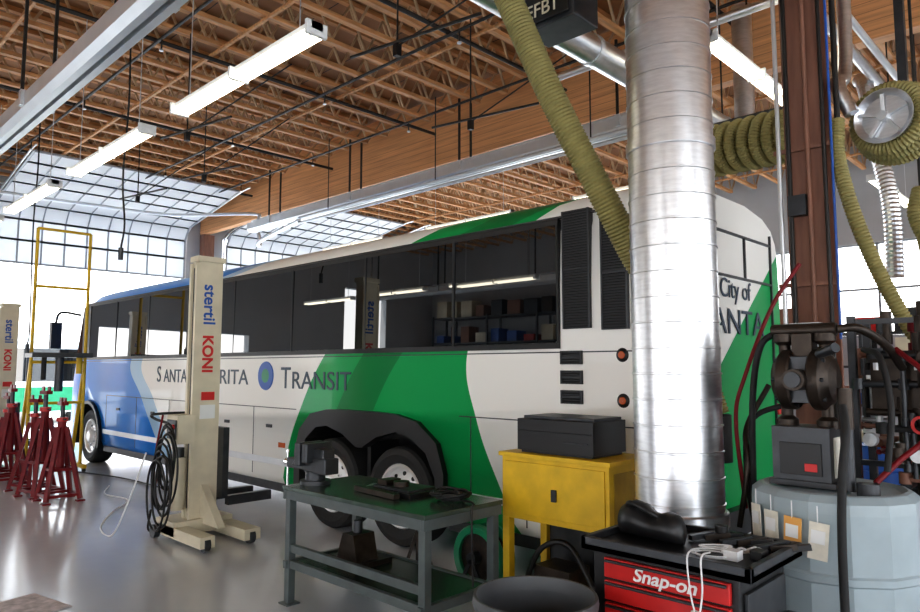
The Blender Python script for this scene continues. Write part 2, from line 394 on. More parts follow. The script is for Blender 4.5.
for k,(a_,b_) in enumerate(zip(xs[:-1],xs[1:])):
    if a_<-15: d.prism([(a_,2.0),(b_-.02,2.0),(b_-.02,3.01),(a_+.35,3.01)],4.69,4.8,winm)
    else:
        q=.003*((-1)**k)
        d.add([(a_+.010,4.670+q,2.01),(b_-.010,4.670-q,2.01),(b_-.010,4.680-q,3.0),(a_+.010,4.680+q,3.0)],[(0,1,2,3)],winm)
        d.b2(a_-.008,a_+.008,4.666,4.70,2.0,3.01,grill)
d.b2(-3.40,-3.38,4.672,4.76,2.0,3.01,black)
d.b2(-15.2,-3.38,4.68,4.75,1.96,2.01,black); d.b2(-14.9,-3.38,4.68,4.75,3.0,3.05,black)
d.b2(-15.0,-3.4,7.24,7.315,2.0,3.0,winm)
for x0,x1,z0,z1 in((-3.33,-3.08,2.12,3.1),(-2.96,-2.74,2.1,3.0),(-3.36,-3.17,1.83,1.94),(-3.36,-3.17,1.67,1.78),(-3.36,-3.17,1.51,1.62)):
    d.b2(x0,x1,4.68,4.74,z0,z1,grill); z=z0+.02
    while z<z1-.01: d.box(((x0+x1)/2,4.677,z),(x1-x0-.02,.008,.008),black,(.5,0,0)); z+=.022
    for xx in(x0,x1): d.b2(xx-.008,xx+.008,4.672,4.74,z0,z1,dsteel)
    d.b2(x0,x1,4.672,4.74,(z0+z1)/2-.008,(z0+z1)/2+.008,dsteel)
for z in(1.55,1.9): d.lathe((-2.80,4.70,z),(0,-1,0),[(0,.02),(.025,.02),(.03,.015),(.055,0,black)],amber,20)
def seamv(x,z0,z1): d.b2(x-.006,x+.006,4.697,4.71,z0,z1,dsteel)
def seamh(z,x0,x1): d.b2(x0,x1,4.697,4.71,z-.005,z+.005,dsteel)
for x in(-13.6,-12.2,-10.9,-9.6,-8.3): seamv(x,.45,1.30)
seamh(1.30,-13.6,-7.3); seamh(1.93,-15,-2.7)
for x in(-4.4,-3.75,-3.0): seamv(x,.45,1.35)
seamh(1.35,-4.55,-2.6)
d.b2(-13.7,-7.3,4.685,4.71,.60,.68,alum); d.b2(-4.6,-2.6,4.685,4.71,.60,.66,alum)
d.b2(-13.7,-7.2,4.72,4.76,.28,.38,dsteel); d.b2(-4.7,-2.6,4.72,4.76,.28,.38,dsteel)
for x in(-13,-11.5,-10.2,-9,-7.9): d.b2(x-.06,x+.06,4.68,4.71,1.05,1.09,dsteel)
for x in(-9.4,-7.6): d.b2(x-.07,x+.07,4.688,4.71,.82,.88,amber)
d.b2(-14.8,-2.8,4.70,4.74,3.06,3.075,dsteel)
def flare(inner,outer):
    n=len(inner); vs=[]
    for y in(4.64,4.76):
        vs+=[(p[0],y,p[1]) for p in inner]+[(p[0],y,p[1]) for p in outer]
    fs=[]
    for i in range(n-1):
        fs+=[(i,i+1,n+i+1,n+i),(2*n+i,2*n+i+1,3*n+i+1,3*n+i),(i,i+1,2*n+i+1,2*n+i),(n+i,n+i+1,3*n+i+1,3*n+i)]
    d.add(vs,fs,black)
inn=[(-7.12,.4),(-7.12,.75),(-7.0,.98),(-6.8,1.12),(-6.6,1.15),(-6.3,1.08),(-6.05,.95),(-5.95,.95),(-5.7,1.08),(-5.4,1.15),(-5.2,1.12),(-4.95,.98),(-4.82,.75),(-4.82,.4)]
out=[(-7.24,.4),(-7.24,.8),(-7.14,1.08),(-6.92,1.27),(-6.6,1.33),(-6.3,1.34),(-6.05,1.34),(-5.95,1.34),(-5.7,1.34),(-5.4,1.33),(-5.08,1.27),(-4.8,1.08),(-4.70,.8),(-4.70,.4)]
flare(inn,out)
flare([(-14.44+.62*math.cos(a*PI/12),.5+.62*math.sin(a*PI/12)) for a in range(-1,14)],[(-14.44+.68*math.cos(a*PI/12),.5+.68*math.sin(a*PI/12)) for a in range(-1,14)])
d.b2(-6.04,-5.98,4.8,5.2,.25,1.0,black)
d.tube([(-15.7,4.85,2.9),(-16.0,4.55,2.95),(-16.15,4.5,2.7)],.025,black); d.b2(-16.25,-16.1,4.42,4.62,2.2,2.75,black)
for y in(5.0,7.0): d.b2(-2.5,-2.48,y-.01,y+.01,.6,3.1,dsteel)
d.b2(-2.5,-2.48,6.35,6.37,2.62,3.0,dsteel)
d.b2(-2.5,-2.48,5.0,7.0,2.60,2.62,dsteel)
d.b2(-2.5,-2.48,5.0,7.0,2.99,3.01,dsteel); d.b2(-2.5,-2.42,4.85,7.15,.4,.62,dsteel)
for y in (4.95,7.05):
    for z in(1.0,1.2,1.4): d.lathe((-2.5,y,z),(1,0,0),[(0,.03),(.05,.03),(.06,0)],redt,16)
def wheel(x,y,sg):
    p=[(.30,-.02,blackr),(.33,.03,blackr),(.42,.06,blackr),(.48,.045,blackr),(.5,.01,blackr),(.5,-.24,blackr),(.47,-.27,blackr),(.3,-.26,blackr)]
    d.lathe((x,y,.5),(0,sg,0),p,blackr,40)
    d.lathe((x,y,.5),(0,sg,0),[(.33,.02),(.315,.04,rimm),(.295,.035,rimm),(.28,-.02,rimm),(.24,-.04,rimm),(.17,-.02,rimm),(.13,-.01,rimm),(.12,.05,rimm),(.09,.075,rimm),(0,.08,rimm)],rimm,32)
    for k in range(10):
        a=k*2*PI/10; c0=Vector((x+.155*math.cos(a),y-sg*.03,.5+.155*math.sin(a))); d.cyl(c0,c0+Vector((0,sg*.055,0)),.014,chrome,6)
        a+=.31; c0=Vector((x+.222*math.cos(a),y-sg*.045,.5+.222*math.sin(a))); d.cyl(c0,c0+Vector((0,sg*.018,0)),.022,black,10)
for x in(-14.44,-6.6,-5.42): wheel(x,4.76,-1); wheel(x,7.24,1)
d.cyl((-14.44,5,.5),(-14.44,7,.5),.06,dsteel); d.cyl((-6.6,5,.5),(-6.6,7,.5),.09,dsteel); d.cyl((-5.42,5,.5),(-5.42,7,.5),.07,dsteel)
det=d.build('trim_and_wheels',recenter=False,parent=busob)
text('S',FY,(-11.4,4.695,1.58),.36,textm,busob,'lettering_1'); text('ANTA',FY,(-11.13,4.695,1.58),.29,textm,busob,'lettering_2',sx=1.05)
text('C',FY,(-10.0,4.695,1.58),.36,textm,busob,'lettering_3'); text('LARITA',FY,(-9.72,4.695,1.58),.29,textm,busob,'lettering_4',sx=1.32)
text('T',FY,(-7.66,4.695,1.55),.38,textm,busob,'lettering_5'); text('RANSIT',FY,(-7.42,4.695,1.55),.30,textm,busob,'lettering_6',sx=1.2)
lg=MB(); lg.lathe((-8.02,4.70,1.70),(0,-1,0),[(0,.012,greenm),(.09,.012,greenm),(.18,.012,bluet),(.185,.0,bluet)],bluet,32); lg.build('logo',recenter=False,parent=busob)
text('City of',FX,(-2.49,5.80,2.42),.24,textm,busob,'lettering_7'); text('SANTA',FX,(-2.49,5.45,2.10),.32,textm,busob,'lettering_8',sx=1.3)

# ---------------------------------------------------------------- mobile column lifts
def lift(x,y):
    m=MB()
    m.b2(x-.08,x+.08,y-.14,y+.14,.1,3.0,cream); m.b2(x-.10,x+.10,y-.16,y+.16,2.97,3.03,cream)
    m.b2(x-.03,x+.03,y-.148,y-.135,.3,2.9,dsteel)
    for s_ in(-1,1): m.b2(x+s_*.065-.02,x+s_*.065+.02,y-.17,y-.135,.2,2.95,cream)
    m.b2(x-.28,x+.75,y+.12,y+.3,.04,.15,cream); m.b2(x-.28,x+.75,y-.35,y-.2,.04,.15,cream)
    m.b2(x-.3,x+.15,y-.35,y+.3,.06,.2,cream)
    m.prism([(x+.08,.15),(x+.5,.15),(x+.08,.55)],y-.04,y+.04,cream)
    for dx,dy in((-.24,-.38),(-.24,.33),(.7,-.275),(.7,.21)):
        m.cyl((x+dx,y+dy-.03,.07),(x+dx,y+dy+.03,.07),.07,dsteel,16)
    m.b2(x-.2,x+.2,y+.14,y+.21,.4,1.15,dsteel); 
    for s_ in(-1,1): m.b2(x+s_*.2-.04,x+s_*.2+.04,y+.2,y+.72,.32,.42,dsteel)
    m.b2(x-.15,x+.12,y-.33,y-.14,1.0,1.30,cream); m.b2(x-.12,x+.09,y-.345,y-.33,1.05,1.25,dsteel)
    m.cyl((x-.03,y-.25,.3),(x-.03,y-.25,.85),.08,cream,16); m.cyl((x-.03,y-.25,.85),(x-.03,y-.25,.95),.06,dsteel,12)
    m.cyl((x+.05,y-.348,1.18),(x+.05,y-.36,1.18),.025,redt,12)
    m.b2(x+.08,x+.086,y-.07,y+.08,1.45,1.54,redt); m.b2(x+.08,x+.087,y-.08,y+.09,1.25,1.4,white)
    m.tube([(x-.15,y-.3,1.2),(x-.3,y-.4,1.25),(x-.3,y-.4,1.3),(x-.3,y+.08,1.3)],.015,dsteel)
    for k in range(10):
        r=.21+.07*random.random(); cx=x+.02+.16*random.random(); cz=.98-.045*k
        m.tube([(cx+.85*r*math.sin(a*PI/6),y-.40-.012*k,cz-r*.3+1.35*r*math.cos(a*PI/6)) for a in range(13)],.012,cordm,6,sub=4)
    m.tube([(x-.1,y-.4,1.3),(x-.2,y-.42,.9),(x-.22,y-.42,.5),(x-.1,y-.42,.75)],.012,darkred,6)
    ob=m.build('mobile_column_lift',bevel=.006)
    text('stertil',FXD,(x+.087,y-.07,2.72),.19,bluet,ob,'lettering_blue',bold=.003); text('KONI',FXD,(x+.087,y-.07,2.16),.165,redt,ob,'lettering_red',bold=.005)
lift(-7.35,3.55); lift(-15.4,3.5)
m=MB(); m.tube([(-7.6,3.05,.9),(-7.75,2.95,.4),(-7.9,2.85,.03),(-8.4,2.9,.015),(-9.2,3.3,.015),(-9.9,3.75,.015),(-10.6,3.7,.015),(-11.3,4.0,.015)],.009,cordw,6)
m.build('air_hose')
m=MB(); m.tube([(-7.55,3.1,.3),(-7.8,3.2,.03),(-8.1,3.6,.015),(-8.9,4.3,.015),(-10,4.45,.015),(-12,4.4,.015),(-14.0,3.9,.015)],.012,cordm,6)
m.build('power_cable')
def jstand(x,y,h,rz=0):
    m=MB(); ca,sa=math.cos(rz),math.sin(rz)
    P=lambda a,b_,z:(x+a*ca-b_*sa,y+a*sa+b_*ca,z)
    w=.21
    for a,b_ in((-w,-w),(w,-w),(w,w),(-w,w)):
        m.bar(P(a,b_,.03),P(a*.22,b_*.22,h*.74),.05,.05,darkred); m.b2(P(a,b_,0)[0]-.05,P(a,b_,0)[0]+.05,P(a,b_,0)[1]-.05,P(a,b_,0)[1]+.05,0,.02,darkred)
    for k,z in((.94,.09),(.62,h*.32)):
        q=[(-w*k,-w*k),(w*k,-w*k),(w*k,w*k),(-w*k,w*k)]
        for i in range(4): m.bar(P(*q[i],z),P(*q[(i+1)%4],z),.035,.035,darkred)
    m.cyl(P(0,0,h*.3),P(0,0,h*.8),.055,darkred,14); m.cyl(P(0,0,h*.8),P(0,0,h*.84),.075,red,14)
    m.cyl(P(0,0,h*.84),P(0,0,h*.96),.03,dsteel,12); m.bar(P(-.09,0,h*.98),P(.09,0,h*.98),.09,.05,darkred)
    for s_ in(-.08,.08): m.bar(P(s_,0,h*.98),P(s_,0,h*1.04),.09,.02,darkred)
    m.bar(P(-.14,0,h*.82),P(.14,0,h*.82),.02,.02,dsteel)
    m.build('jack_stand')
for i,(x,y) in enumerate(((-10.6,3.1),(-11.2,3.05),(-11.85,3.1),(-12.75,3.0),(-13.4,3.1),(-14.05,3.0))): jstand(x,y,1.34+.14*(i%2),.2*(i%3))
m=MB()
fx,fy=-13.3,4.05
for b_ in(-.67,.17): m.cyl((fx-.05,fy+b_,.1),(fx-.05,fy+b_,4.2),.028,yellow,10)
for z in(4.2,3.2,1.9,1.2): m.cyl((fx-.05,fy-.67,z),(fx-.05,fy+.17,z),.025,yellow,10)
for b_ in(-.67,.17): m.bar((fx-.05,fy+b_,1.9),(fx-.55,fy+b_,.1),.05,.05,yellow); m.bar((fx-.6,fy+b_,.1),(fx+.2,fy+b_,.1),.06,.06,yellow)
for a in(-.55,.15):
    for b_ in(-.67,.17): m.cyl((fx+a,fy+b_-.02,.05),(fx+a,fy+b_+.02,.05),.05,blackr,12)
m.b2(fx-.25,fx+.2,fy-.72,fy+.22,1.98,2.06,dsteel); m.cyl((fx,fy-.25,2.0),(fx,fy-.25,1.4),.07,dsteel,12); m.cyl((fx+.05,fy-.5,2.0),(fx+.05,fy-.5,1.6),.04,blackr,12); m.cyl((fx+.05,fy+.05,2.0),(fx+.05,fy+.05,1.7),.05,yellow,12)
m.build('yellow_lifting_frame')
# ---------------------------------------------------------------- work bench
m=MB(); x0,x1,y0,y1=-4.80,-3.18,2.98,3.72
m.b2(x0,x1,y0,y1,.86,.89,tablem); m.b2(x0+.02,x1-.02,y0+.01,y0+.04,.79,.86,tableg); m.b2(x0+.02,x1-.02,y1-.04,y1-.01,.79,.86,tableg)
m.b2(x0+.01,x0+.04,y0,y1,.79,.86,tableg); m.b2(x1-.04,x1-.01,y0,y1,.79,.86,tableg)
for x in(x0+.05,x1-.05):
    for y in(y0+.05,y1-.05): m.b2(x-.03,x+.03,y-.03,y+.03,0,.86,tableg); m.b2(x-.06,x+.06,y-.06,y+.06,0,.012,tableg)
for z in(.30,.42):
    m.b2(x0+.05,x1-.05,y0+.03,y0+.07,z-.03,z+.03,tableg)
m.b2(x0+.05,x1-.05,y1-.07,y1-.03,.27,.33,tableg); m.b2(x0+.03,x0+.07,y0,y1,.27,.33,tableg); m.b2(x1-.07,x1-.03,y0,y1,.27,.33,tableg)
m.b2(x0+.07,x1-.07,y0+.05,y1-.05,.30,.32,tablem)
m.build('work_bench',bevel=.004)
m=MB(); vx,vy=-4.68,3.2; z=.891
m.cyl((vx,vy,z),(vx,vy,z+.03),.12,dsteel,20); m.cyl((vx,vy,z+.03),(vx,vy,z+.1),.08,dsteel,16)
m.b2(vx-.07,vx+.22,vy-.065,vy+.065,z+.09,z+.21,dsteel); m.b2(vx-.02,vx+.05,vy-.12,vy+.12,z+.17,z+.32,dsteel)
m.b2(vx-.02,vx+.18,vy-.055,vy+.055,z+.17,z+.28,dsteel)
m.b2(vx-.35,vx-.05,vy-.045,vy+.045,z+.1,z+.18,dsteel); m.b2(vx-.12,vx-.05,vy-.12,vy+.12,z+.14,z+.32,dsteel); m.prism([(vx-.12,z+.14),(vx-.28,z+.12),(vx-.12,z+.28)],vy-.05,vy+.05,dsteel)
m.cyl((vx-.35,vy,z+.135),(vx-.42,vy,z+.135),.03,chrome,12); m.cyl((vx-.4,vy,z-.13),(vx-.4,vy,z+.22),.01,chrome,8)
for q in(-.13,.22): m.cyl((vx-.4,vy,z+q-.01),(vx-.4,vy,z+q+.015),.018,chrome,8)
m.build('bench_vise',bevel=.008)
m=MB(); Q=.892
m.b2(-4.15,-3.65,3.28,3.6,Q,Q+.03,black); m.b2(-4.1,-3.7,3.31,3.57,Q+.03,Q+.045,dsteel); m.bar((-4.2,3.24,Q+.02),(-3.7,3.20,Q+.02),.05,.035,grease); m.cyl((-3.9,3.42,Q+.045),(-3.9,3.42,Q+.08),.06,grease,14); m.b2(-4.1,-4.0,3.36,3.5,Q+.045,Q+.08,grease)
m.bar((-4.3,3.5,Q+.005),(-4.2,3.3,Q+.005),.03,.01,alum)
m.build('tool_tray')
m=MB()
for k in range(6): m.tube([(-3.42+(.09+.012*k)*math.cos(a*PI/4+k),3.45+(.07+.01*k)*math.sin(a*PI/4+k)*1.1,.902+.006*k+.012*(a%3)) for a in range(9)],.009,cordm,6,sub=4)
m.tube([(-3.34,3.45,.905),(-3.16,3.4,.91),(-3.13,3.35,.85),(-3.12,3.35,.4)],.008,cordm,6)
m.build('coiled_cord')
m=MB(); m.b2(-4.50,-4.15,3.2,3.55,.322,.36,grease); m.prism([(-4.45,.36),(-4.2,.36),(-4.25,.55),(-4.38,.55)],3.25,3.45,grease); m.cyl((-4.32,3.35,.55),(-4.32,3.35,.64),.035,dsteel,12)
m.build('bottle_jack')
m=MB(); m.b2(-4.6,-4.3,3.95,4.25,0,.03,dsteel); 
for a in(-.1,.1): m.bar((-4.45+a,4.1-.1,.03),(-4.45,4.1,.45),.04,.03,grease); m.bar((-4.45+a,4.1+.1,.03),(-4.45,4.1,.45),.04,.03,grease)
m.cyl((-4.45,4.1,.3),(-4.45,4.1,.6),.03,dsteel,12); m.build('axle_stand')
m=MB(); rx,ry,rz=-3.90,4.32,.27
m.lathe((rx,ry-.1,rz),(0,1,0),[(.19,.0),(.24,-.01),(.255,.01),(.255,.06),(.24,.08),(.19,.07),(.19,0)],greenm,32)
m.lathe((rx,ry-.1,rz),(0,1,0),[(.02,.02),(.19,.03)],grease,32); m.lathe((rx,ry+.08,rz),(0,1,0),[(.02,0),(.25,0),(.25,.02),(.02,.02)],greenm,32)
m.lathe((rx,ry-.07,rz),(0,1,0),[(.1,0),(.18,0),(.18,.15),(.1,.15)],blackr,24)
m.cyl((rx,ry-.16,rz),(rx,ry+.14,rz),.05,dsteel,14)
for y in(ry-.15,ry+.13): m.bar((rx-.15,y,.0),(rx,y,rz),.02,.03,dsteel); m.bar((rx+.15,y,.0),(rx,y,rz),.02,.03,dsteel)
m.build('hose_reel_cart')
# ---------------------------------------------------------------- yellow cabinet
m=MB(); x0,x1,y0,y1=-3.31,-2.42,3.87,4.37
m.b2(x0,x1,y0,y1,.74,1.18,yellow); m.b2(x0-.02,x1+.02,y0-.02,y1+.02,1.17,1.2,yellow)
m.b2(x0+.03,x1-.03,y0-.012,y0,.78,1.14,yellow); m.b2(x0+.45,x0+.49,y0-.03,y0-.012,.9,.98,dsteel)
m.b2(x1,x1+.006,y0+.05,y1-.05,.8,1.12,yellow2)
for x in(x0+.03,x1-.03):
    for y in(y0+.03,y1-.03): m.b2(x-.03,x+.03,y-.03,y+.03,0,.74,yellow)
m.b2(x0,x1,y0,y1,.2,.23,yellow); m.b2(x0+.01,x1-.01,y1-.02,y1,.23,.74,dsteel)
m.b2(x0+.2,x0+.5,y0+.1,y0+.35,.23,.42,grease)
m.tube([(x0+.1,y0+.1,.23),(x0+.3,y0+.05,.55),(x0+.5,y0+.1,.6),(x0+.7,y0+.1,.35),(x0+.8,y0+.1,.25)],.02,cordm,8)
m.build('yellow_parts_cabinet',bevel=.006)
m=MB(); m.b2(-3.18,-2.58,3.93,4.3,1.201,1.22,black); m.b2(-3.2,-2.56,3.91,4.32,1.22,1.44,black); m.b2(-3.18,-2.58,3.96,4.30,1.44,1.46,dsteel); m.b2(-2.8,-2.6,3.902,3.91,1.29,1.30,dsteel); m.b2(-3.18,-2.58,3.904,3.91,1.355,1.36,dsteel)
m.build('printer',bevel=.012)
# ---------------------------------------------------------------- spiral duct
DX,DY=-1.93,3.84
m=MB(); prof=[]; z=0.0
while z<7.0: prof+=[(.250,z),(.250,z+.134),(.2555,z+.137),(.2555,z+.145),(.250,z+.148)]; z+=.148
m.lathe((DX,DY,0),(0,0,1),prof,galv,64,True)
m.lathe((DX,DY,0),(0,0,1),[(.25,.0),(.32,.0),(.32,.03),(.265,.04),(.26,.9),(.27,.91),(.27,.98),(.26,.99),(.248,.99)],galv,48)
m.lathe((DX,DY,0),(0,0,1),[(.25,3.1),(.262,3.1),(.262,3.16),(.25,3.16)],galv,48)
m.build('spiral_ventilation_duct')
m=MB(); m.tube([(-3.15,3.0,5.3),(-2.98,3.2,4.75),(-2.82,3.38,4.25),(-2.61,3.59,3.55),(-2.39,3.85,2.88),(-2.27,4.08,2.45),(-2.1,4.3,2.1),(-1.95,4.4,1.5)],.088,olive,20,.005,.024)
m.cyl((-1.95,4.4,1.5),(-1.95,4.4,1.2),.10,blackr,16); m.build('exhaust_hose')
m=MB()
for k in range(8):
    x=-2.9+k*.115; m.tube([(x+.03*math.sin(a),6.5+.21*math.cos(a*PI/4)+.03*a/4,3.93+.20*math.sin(a*PI/4)) for a in range(9)],.05,olive,12,.004,.025,sub=6)
m.bar((-3.05,6.5,4.17),(-1.95,6.5,4.17),.05,.05,dsteel)
for x in(-3.0,-2.0): m.cyl((x,6.5,4.17),(x,6.5,6.28),.012,darkpipe,6)
m.build('coiled_exhaust_hose')
m=MB(); c0=Vector((-1.12,5.58,3.57))
ax=Vector((-.15,-.985,0)).normalized(); s1=ax.cross(Vector((0,0,1))).normalized(); up=Vector((0,0,1))
m.lathe(c0,ax,[(.03,.08),(.15,.08),(.19,.12),(.195,.12),(.19,.10),(.15,.06),(.15,-.18),(.19,-.2),(.19,-.21),(.03,-.21)],galv,36)
m.lathe(c0,ax,[(0,.14),(.035,.14),(.04,.08)],alum,20)
for k in range(5):
    a=k*2*PI/5+.3; m.bar(c0+ax*.095,c0+ax*.105+(s1*math.cos(a)+up*math.sin(a))*.16,.025,.02,alum)
for j in range(3):
    m.tube([c0+ax*(.03-.09*j)+(s1*math.cos(a*PI/6)+up*math.sin(a*PI/6))*(.215+.02*j) for a in range(13)],.048,olive,12,.004,.025,sub=5)
m.bar(c0+Vector((.05,.25,-.1)),c0+Vector((.05,.25,2.7)),.06,.06,dsteel); m.cyl(c0-ax*.2,c0-ax*.27,.05,dsteel,12)
m.tube([c0+Vector((-.20,-.16,.05)),c0+Vector((-.28,-.16,.3)),c0+Vector((-.26,0,.6)),c0+Vector((-.26,0,2.6))],.05,galv,14)
m.build('exhaust_hose_reel')
m=MB(); m.tube([(-1.40,5.36,3.58),(-1.40,5.33,3.31),(-1.33,5.30,2.95),(-1.24,5.35,2.6),(-1.13,5.42,2.27),(-1.0,5.5,1.98),(-.8,5.6,1.80),(-.5,5.7,1.7)],.048,olive,14,.004,.025)
m.cyl((-1.40,5.36,3.56),(-1.40,5.36,6.28),.02,darkpipe,8)
m.build('hanging_exhaust_hose')
m=MB(); m.tube([(-1.05,6.1,3.15),(-1.08,6.05,2.95),(-1.0,6.05,2.75),(-.9,6.1,2.9),(-.85,6.1,3.2)],.055,olive,14,.004,.025); m.tube([(-1.08,6.05,3.0),(-1.02,6.05,2.5),(-.98,6.05,2.0),(-1.0,6.05,1.45)],.035,olive,8,.003,.02)
m.cyl((-1.05,6.1,3.15),(-1.05,6.1,6.28),.012,darkpipe,6)
m.build('looped_exhaust_hose')
m=MB(); cx,cy=-1.62,5.43
m.b2(cx-.13,cx+.13,cy-.13,cy-.10,0,6.95,brown); m.b2(cx-.13,cx+.13,cy+.10,cy+.13,0,6.95,brown); m.b2(cx-.012,cx+.012,cy-.10,cy+.10,0,6.95,brown)
m.b2(cx-.13,cx-.10,cy-.13,cy+.13,0,6.95,brown)
m.b2(cx-.25,cx+.25,cy-.25,cy+.25,0,.03,dsteel)
m.build('steel_column',bevel=.005)
m=MB()
for k,dx in enumerate((-.16,-.09,.04,.15,.20)): m.cyl((cx+dx,cy-.165,2.0 if k!=3 else .9),(cx+dx,cy-.165,6.9),(.016,.016,.016,.014,.009)[k],(alum,darkpipe,brown,darkpipe,bluet)[k],10)
m.b2(cx-.12,cx+.08,cy-.22,cy-.14,1.95,2.12,alum); m.b2(cx-.09,cx+.05,cy-.225,cy-.22,1.98,2.09,white)
for k in range(3): m.b2(cx-.07,cx+.03,cy-.228,cy-.225,2.0+.03*k,2.01+.03*k,dsteel)
m.b2(cx-.1,cx+.02,cy-.2,cy-.14,2.9,3.05,dsteel); m.bar((cx-.2,cy-.15,2.4),(cx+.2,cy-.15,2.4),.02,.03,brown); m.bar((cx-.2,cy-.15,3.4),(cx+.2,cy-.15,3.4),.02,.03,brown)
m.build('electrical_conduit')
# ---------------------------------------------------------------- oil tank + pump
tx,ty=-1.13,3.92
m=MB(); prof=[(0,.0),(.38,.0),(.39,.03),(.39,1.12),(.385,1.17),(.35,1.2),(.33,1.205),(.3,1.19),(0,1.19)]
m.lathe((tx,ty,0),(0,0,1),prof,tankm,14,False)
for z in(.4,.8): m.lathe((tx,ty,0),(0,0,1),[(.39,z),(.4,z+.01),(.4,z+.04),(.39,z+.05)],tankm,14)
m.cyl((tx+.2,ty-.15,1.19),(tx+.2,ty-.15,1.25),.05,dsteel,16)
m.build('oil_storage_tank',bevel=.004)
m=MB()
for k,a in enumerate((-2.30,-2.02,-1.74,-1.46)):
    p=Vector((tx+.41*math.cos(a),ty+.41*math.sin(a),1.03-.01*k)); m.box(p,(.085,.004,.17),paper if k!=2 else paper2,(0,.05*(k-1),a+PI/2)); m.cyl(p+Vector((0,0,.08)),p+Vector((0,0,.16)),.003,cordw,5)
    m.box(p+Vector((.006*math.cos(a),.006*math.sin(a),.02)),(.06,.003,.06),white,(0,.05*(k-1),a+PI/2))
m.build('inspection_tags')
m=MB(); px,py=tx-.1,ty-.02; zb=1.2
m.b2(px-.16,px+.16,py-.13,py+.13,zb,zb+.03,dsteel)
m.b2(px-.14,px+.14,py-.13,py+.12,zb+.03,zb+.30,dsteel); m.b2(px-.10,px+.10,py-.14,py-.13,zb+.06,zb+.22,black)
zc=zb+.54
for s_ in(-1,1):
    m.lathe((px+s_*.11,py,zc),(s_,0,0),[(.15,-.07),(.16,-.06),(.16,-.01),(.15,0),(.11,.03),(.05,.05),(0,.055)],grease,24)
    for k in range(8):
        a=k*PI/4; m.cyl((px+s_*.04,py+.14*math.cos(a),zc+.14*math.sin(a)),(px+s_*.125,py+.14*math.cos(a),zc+.14*math.sin(a)),.012,dsteel,6)
    m.cyl((px+s_*.10,py,zb+.28),(px+s_*.10,py,zb+.8),.03,grease,12); m.lathe((px+s_*.10,py,zb+.29),(0,0,1),[(.055,0),(.055,.04),(.03,.06)],grease,16)
    m.lathe((px+s_*.10,py,zb+.72),(0,0,1),[(.03,0),(.055,.02),(.055,.06),(0,.07)],grease,16)
m.b2(px-.08,px+.08,py-.1,py+.1,zc-.12,zc+.12,dsteel); m.cyl((px-.16,py,zb+.80),(px+.16,py,zb+.80),.035,grease,12)
m.b2(px-.05,px+.05,py-.05,py+.05,zb+.66,zb+.78,grease)
m.cyl((px,py-.1,zc),(px,py-.2,zc),.055,grease,16); m.cyl((px,py-.2,zc),(px,py-.215,zc),.04,dsteel,16)
m.cyl((px+.1,py-.1,zc+.13),(px+.2,py-.18,zc+.16),.025,dsteel,10)
m.cyl((px+.21,py-.1,zb+.3),(px+.21,py-.1,zb+.5),.035,grease,14); m.cyl((px+.21,py-.1,zb+.0),(px+.21,py-.1,zb+.3),.03,dsteel,14)
m.b2(px+.02,px+.08,py-.145,py-.14,zb+.08,zb+.12,redt); m.b2(px+.14,px+.145,py-.08,py+.04,zb+.05,zb+.25,paper)
m.build('diaphragm_pump',bevel=.004)
m=MB(); rnd=random.Random(11)
fx0,fx1,fyA,fyB=-1.15,-.35,4.47,4.8
for x in(fx0,fx1):
    for y in(fyA,fyB): m.b2(x-.02,x+.02,y-.02,y+.02,0,2.1,dsteel)
for z in(.8,1.25,2.05): m.b2(fx0,fx1,fyA-.01,fyA+.02,z,z+.03,dsteel)
mats=[grease,dsteel,grease,blackr,darkred,brown,alum,grease]
for k in range(52):
    p=Vector((rnd.uniform(fx0,fx1),rnd.uniform(fyA-.12,fyB),rnd.uniform(1.15,2.05))); r=rnd.choice((.014,.02,.028)); mt=rnd.choice(mats)
    for j in range(rnd.randint(2,3)):
        a=rnd.choice((0,0,2,2,1)); L=rnd.uniform(.12,.4)*rnd.choice((-1,1)); e=p.copy(); e[a]+=L
        e.x=min(max(e.x,fx0),fx1); e.y=min(max(e.y,fyA-.12),fyB); e.z=min(max(e.z,.9),2.15)
        if (e-p).length<.03: continue
        m.cyl(p,e,r,mt,10); m.cyl(e-Vector((0,0,r*1.5)),e+Vector((0,0,r*1.5)),r*1.5,mt,10); p=e
for k in range(9):
    p=Vector((rnd.uniform(fx0+.05,fx1),fyA-.14,rnd.uniform(1.25,2.0)))
    if k%2: m.lathe(p,(0,-1,0),[(0,.03),(.035,.03),(.04,0),(0,0)],rnd.choice((white,grease,alum)),18)
    else:
        m.cyl(p,p+Vector((0,0,.14)),.04,rnd.choice((dsteel,red,grease,grease)),14); m.cyl(p+Vector((0,0,.14)),p+Vector((0,0,.18)),.03,dsteel,12)
for k in range(2): m.lathe((fx0+.35+.25*k,fyA-.15,1.50+.12*k),(0,-1,0),[(.035,.0),(.05,.0),(.05,.012),(.035,.012)],red,18)
m.b2(fx0+.1,fx0+.4,fyA-.05,fyB,1.55,1.85,grease); m.cyl((fx0+.5,fyA,1.75),(fx1,fyA,1.75),.09,grease,18)
m.build('pump_manifold')
m=MB()
m.tube([(px-.15,py+.06,zb+.80),(px-.25,py+.06,zb+.72),(px-.31,py+.08,1.65),(px-.34,py+.12,1.2),(px-.37,py+.2,.6),(px-.35,py+.3,.1)],.018,blackr,10)
m.tube([(px-.1,py+.3,2.4),(px-.25,py+.25,2.15),(px-.36,py+.1,1.75),(px-.42,py+.1,1.5),(px-.40,py+.15,1.0)],.012,darkred,10)
m.tube([(px-.30,py+.3,1.7),(px-.40,py+.2,1.45),(px-.36,py+.1,1.25),(px-.42,py+.1,.9)],.016,grease,10)
m.tube([(px-.2,py+.5,1.6),(px-.4,py+.3,1.5),(px-.45,py+.3,1.2),(px-.40,py+.3,.8)],.016,blackr,10)
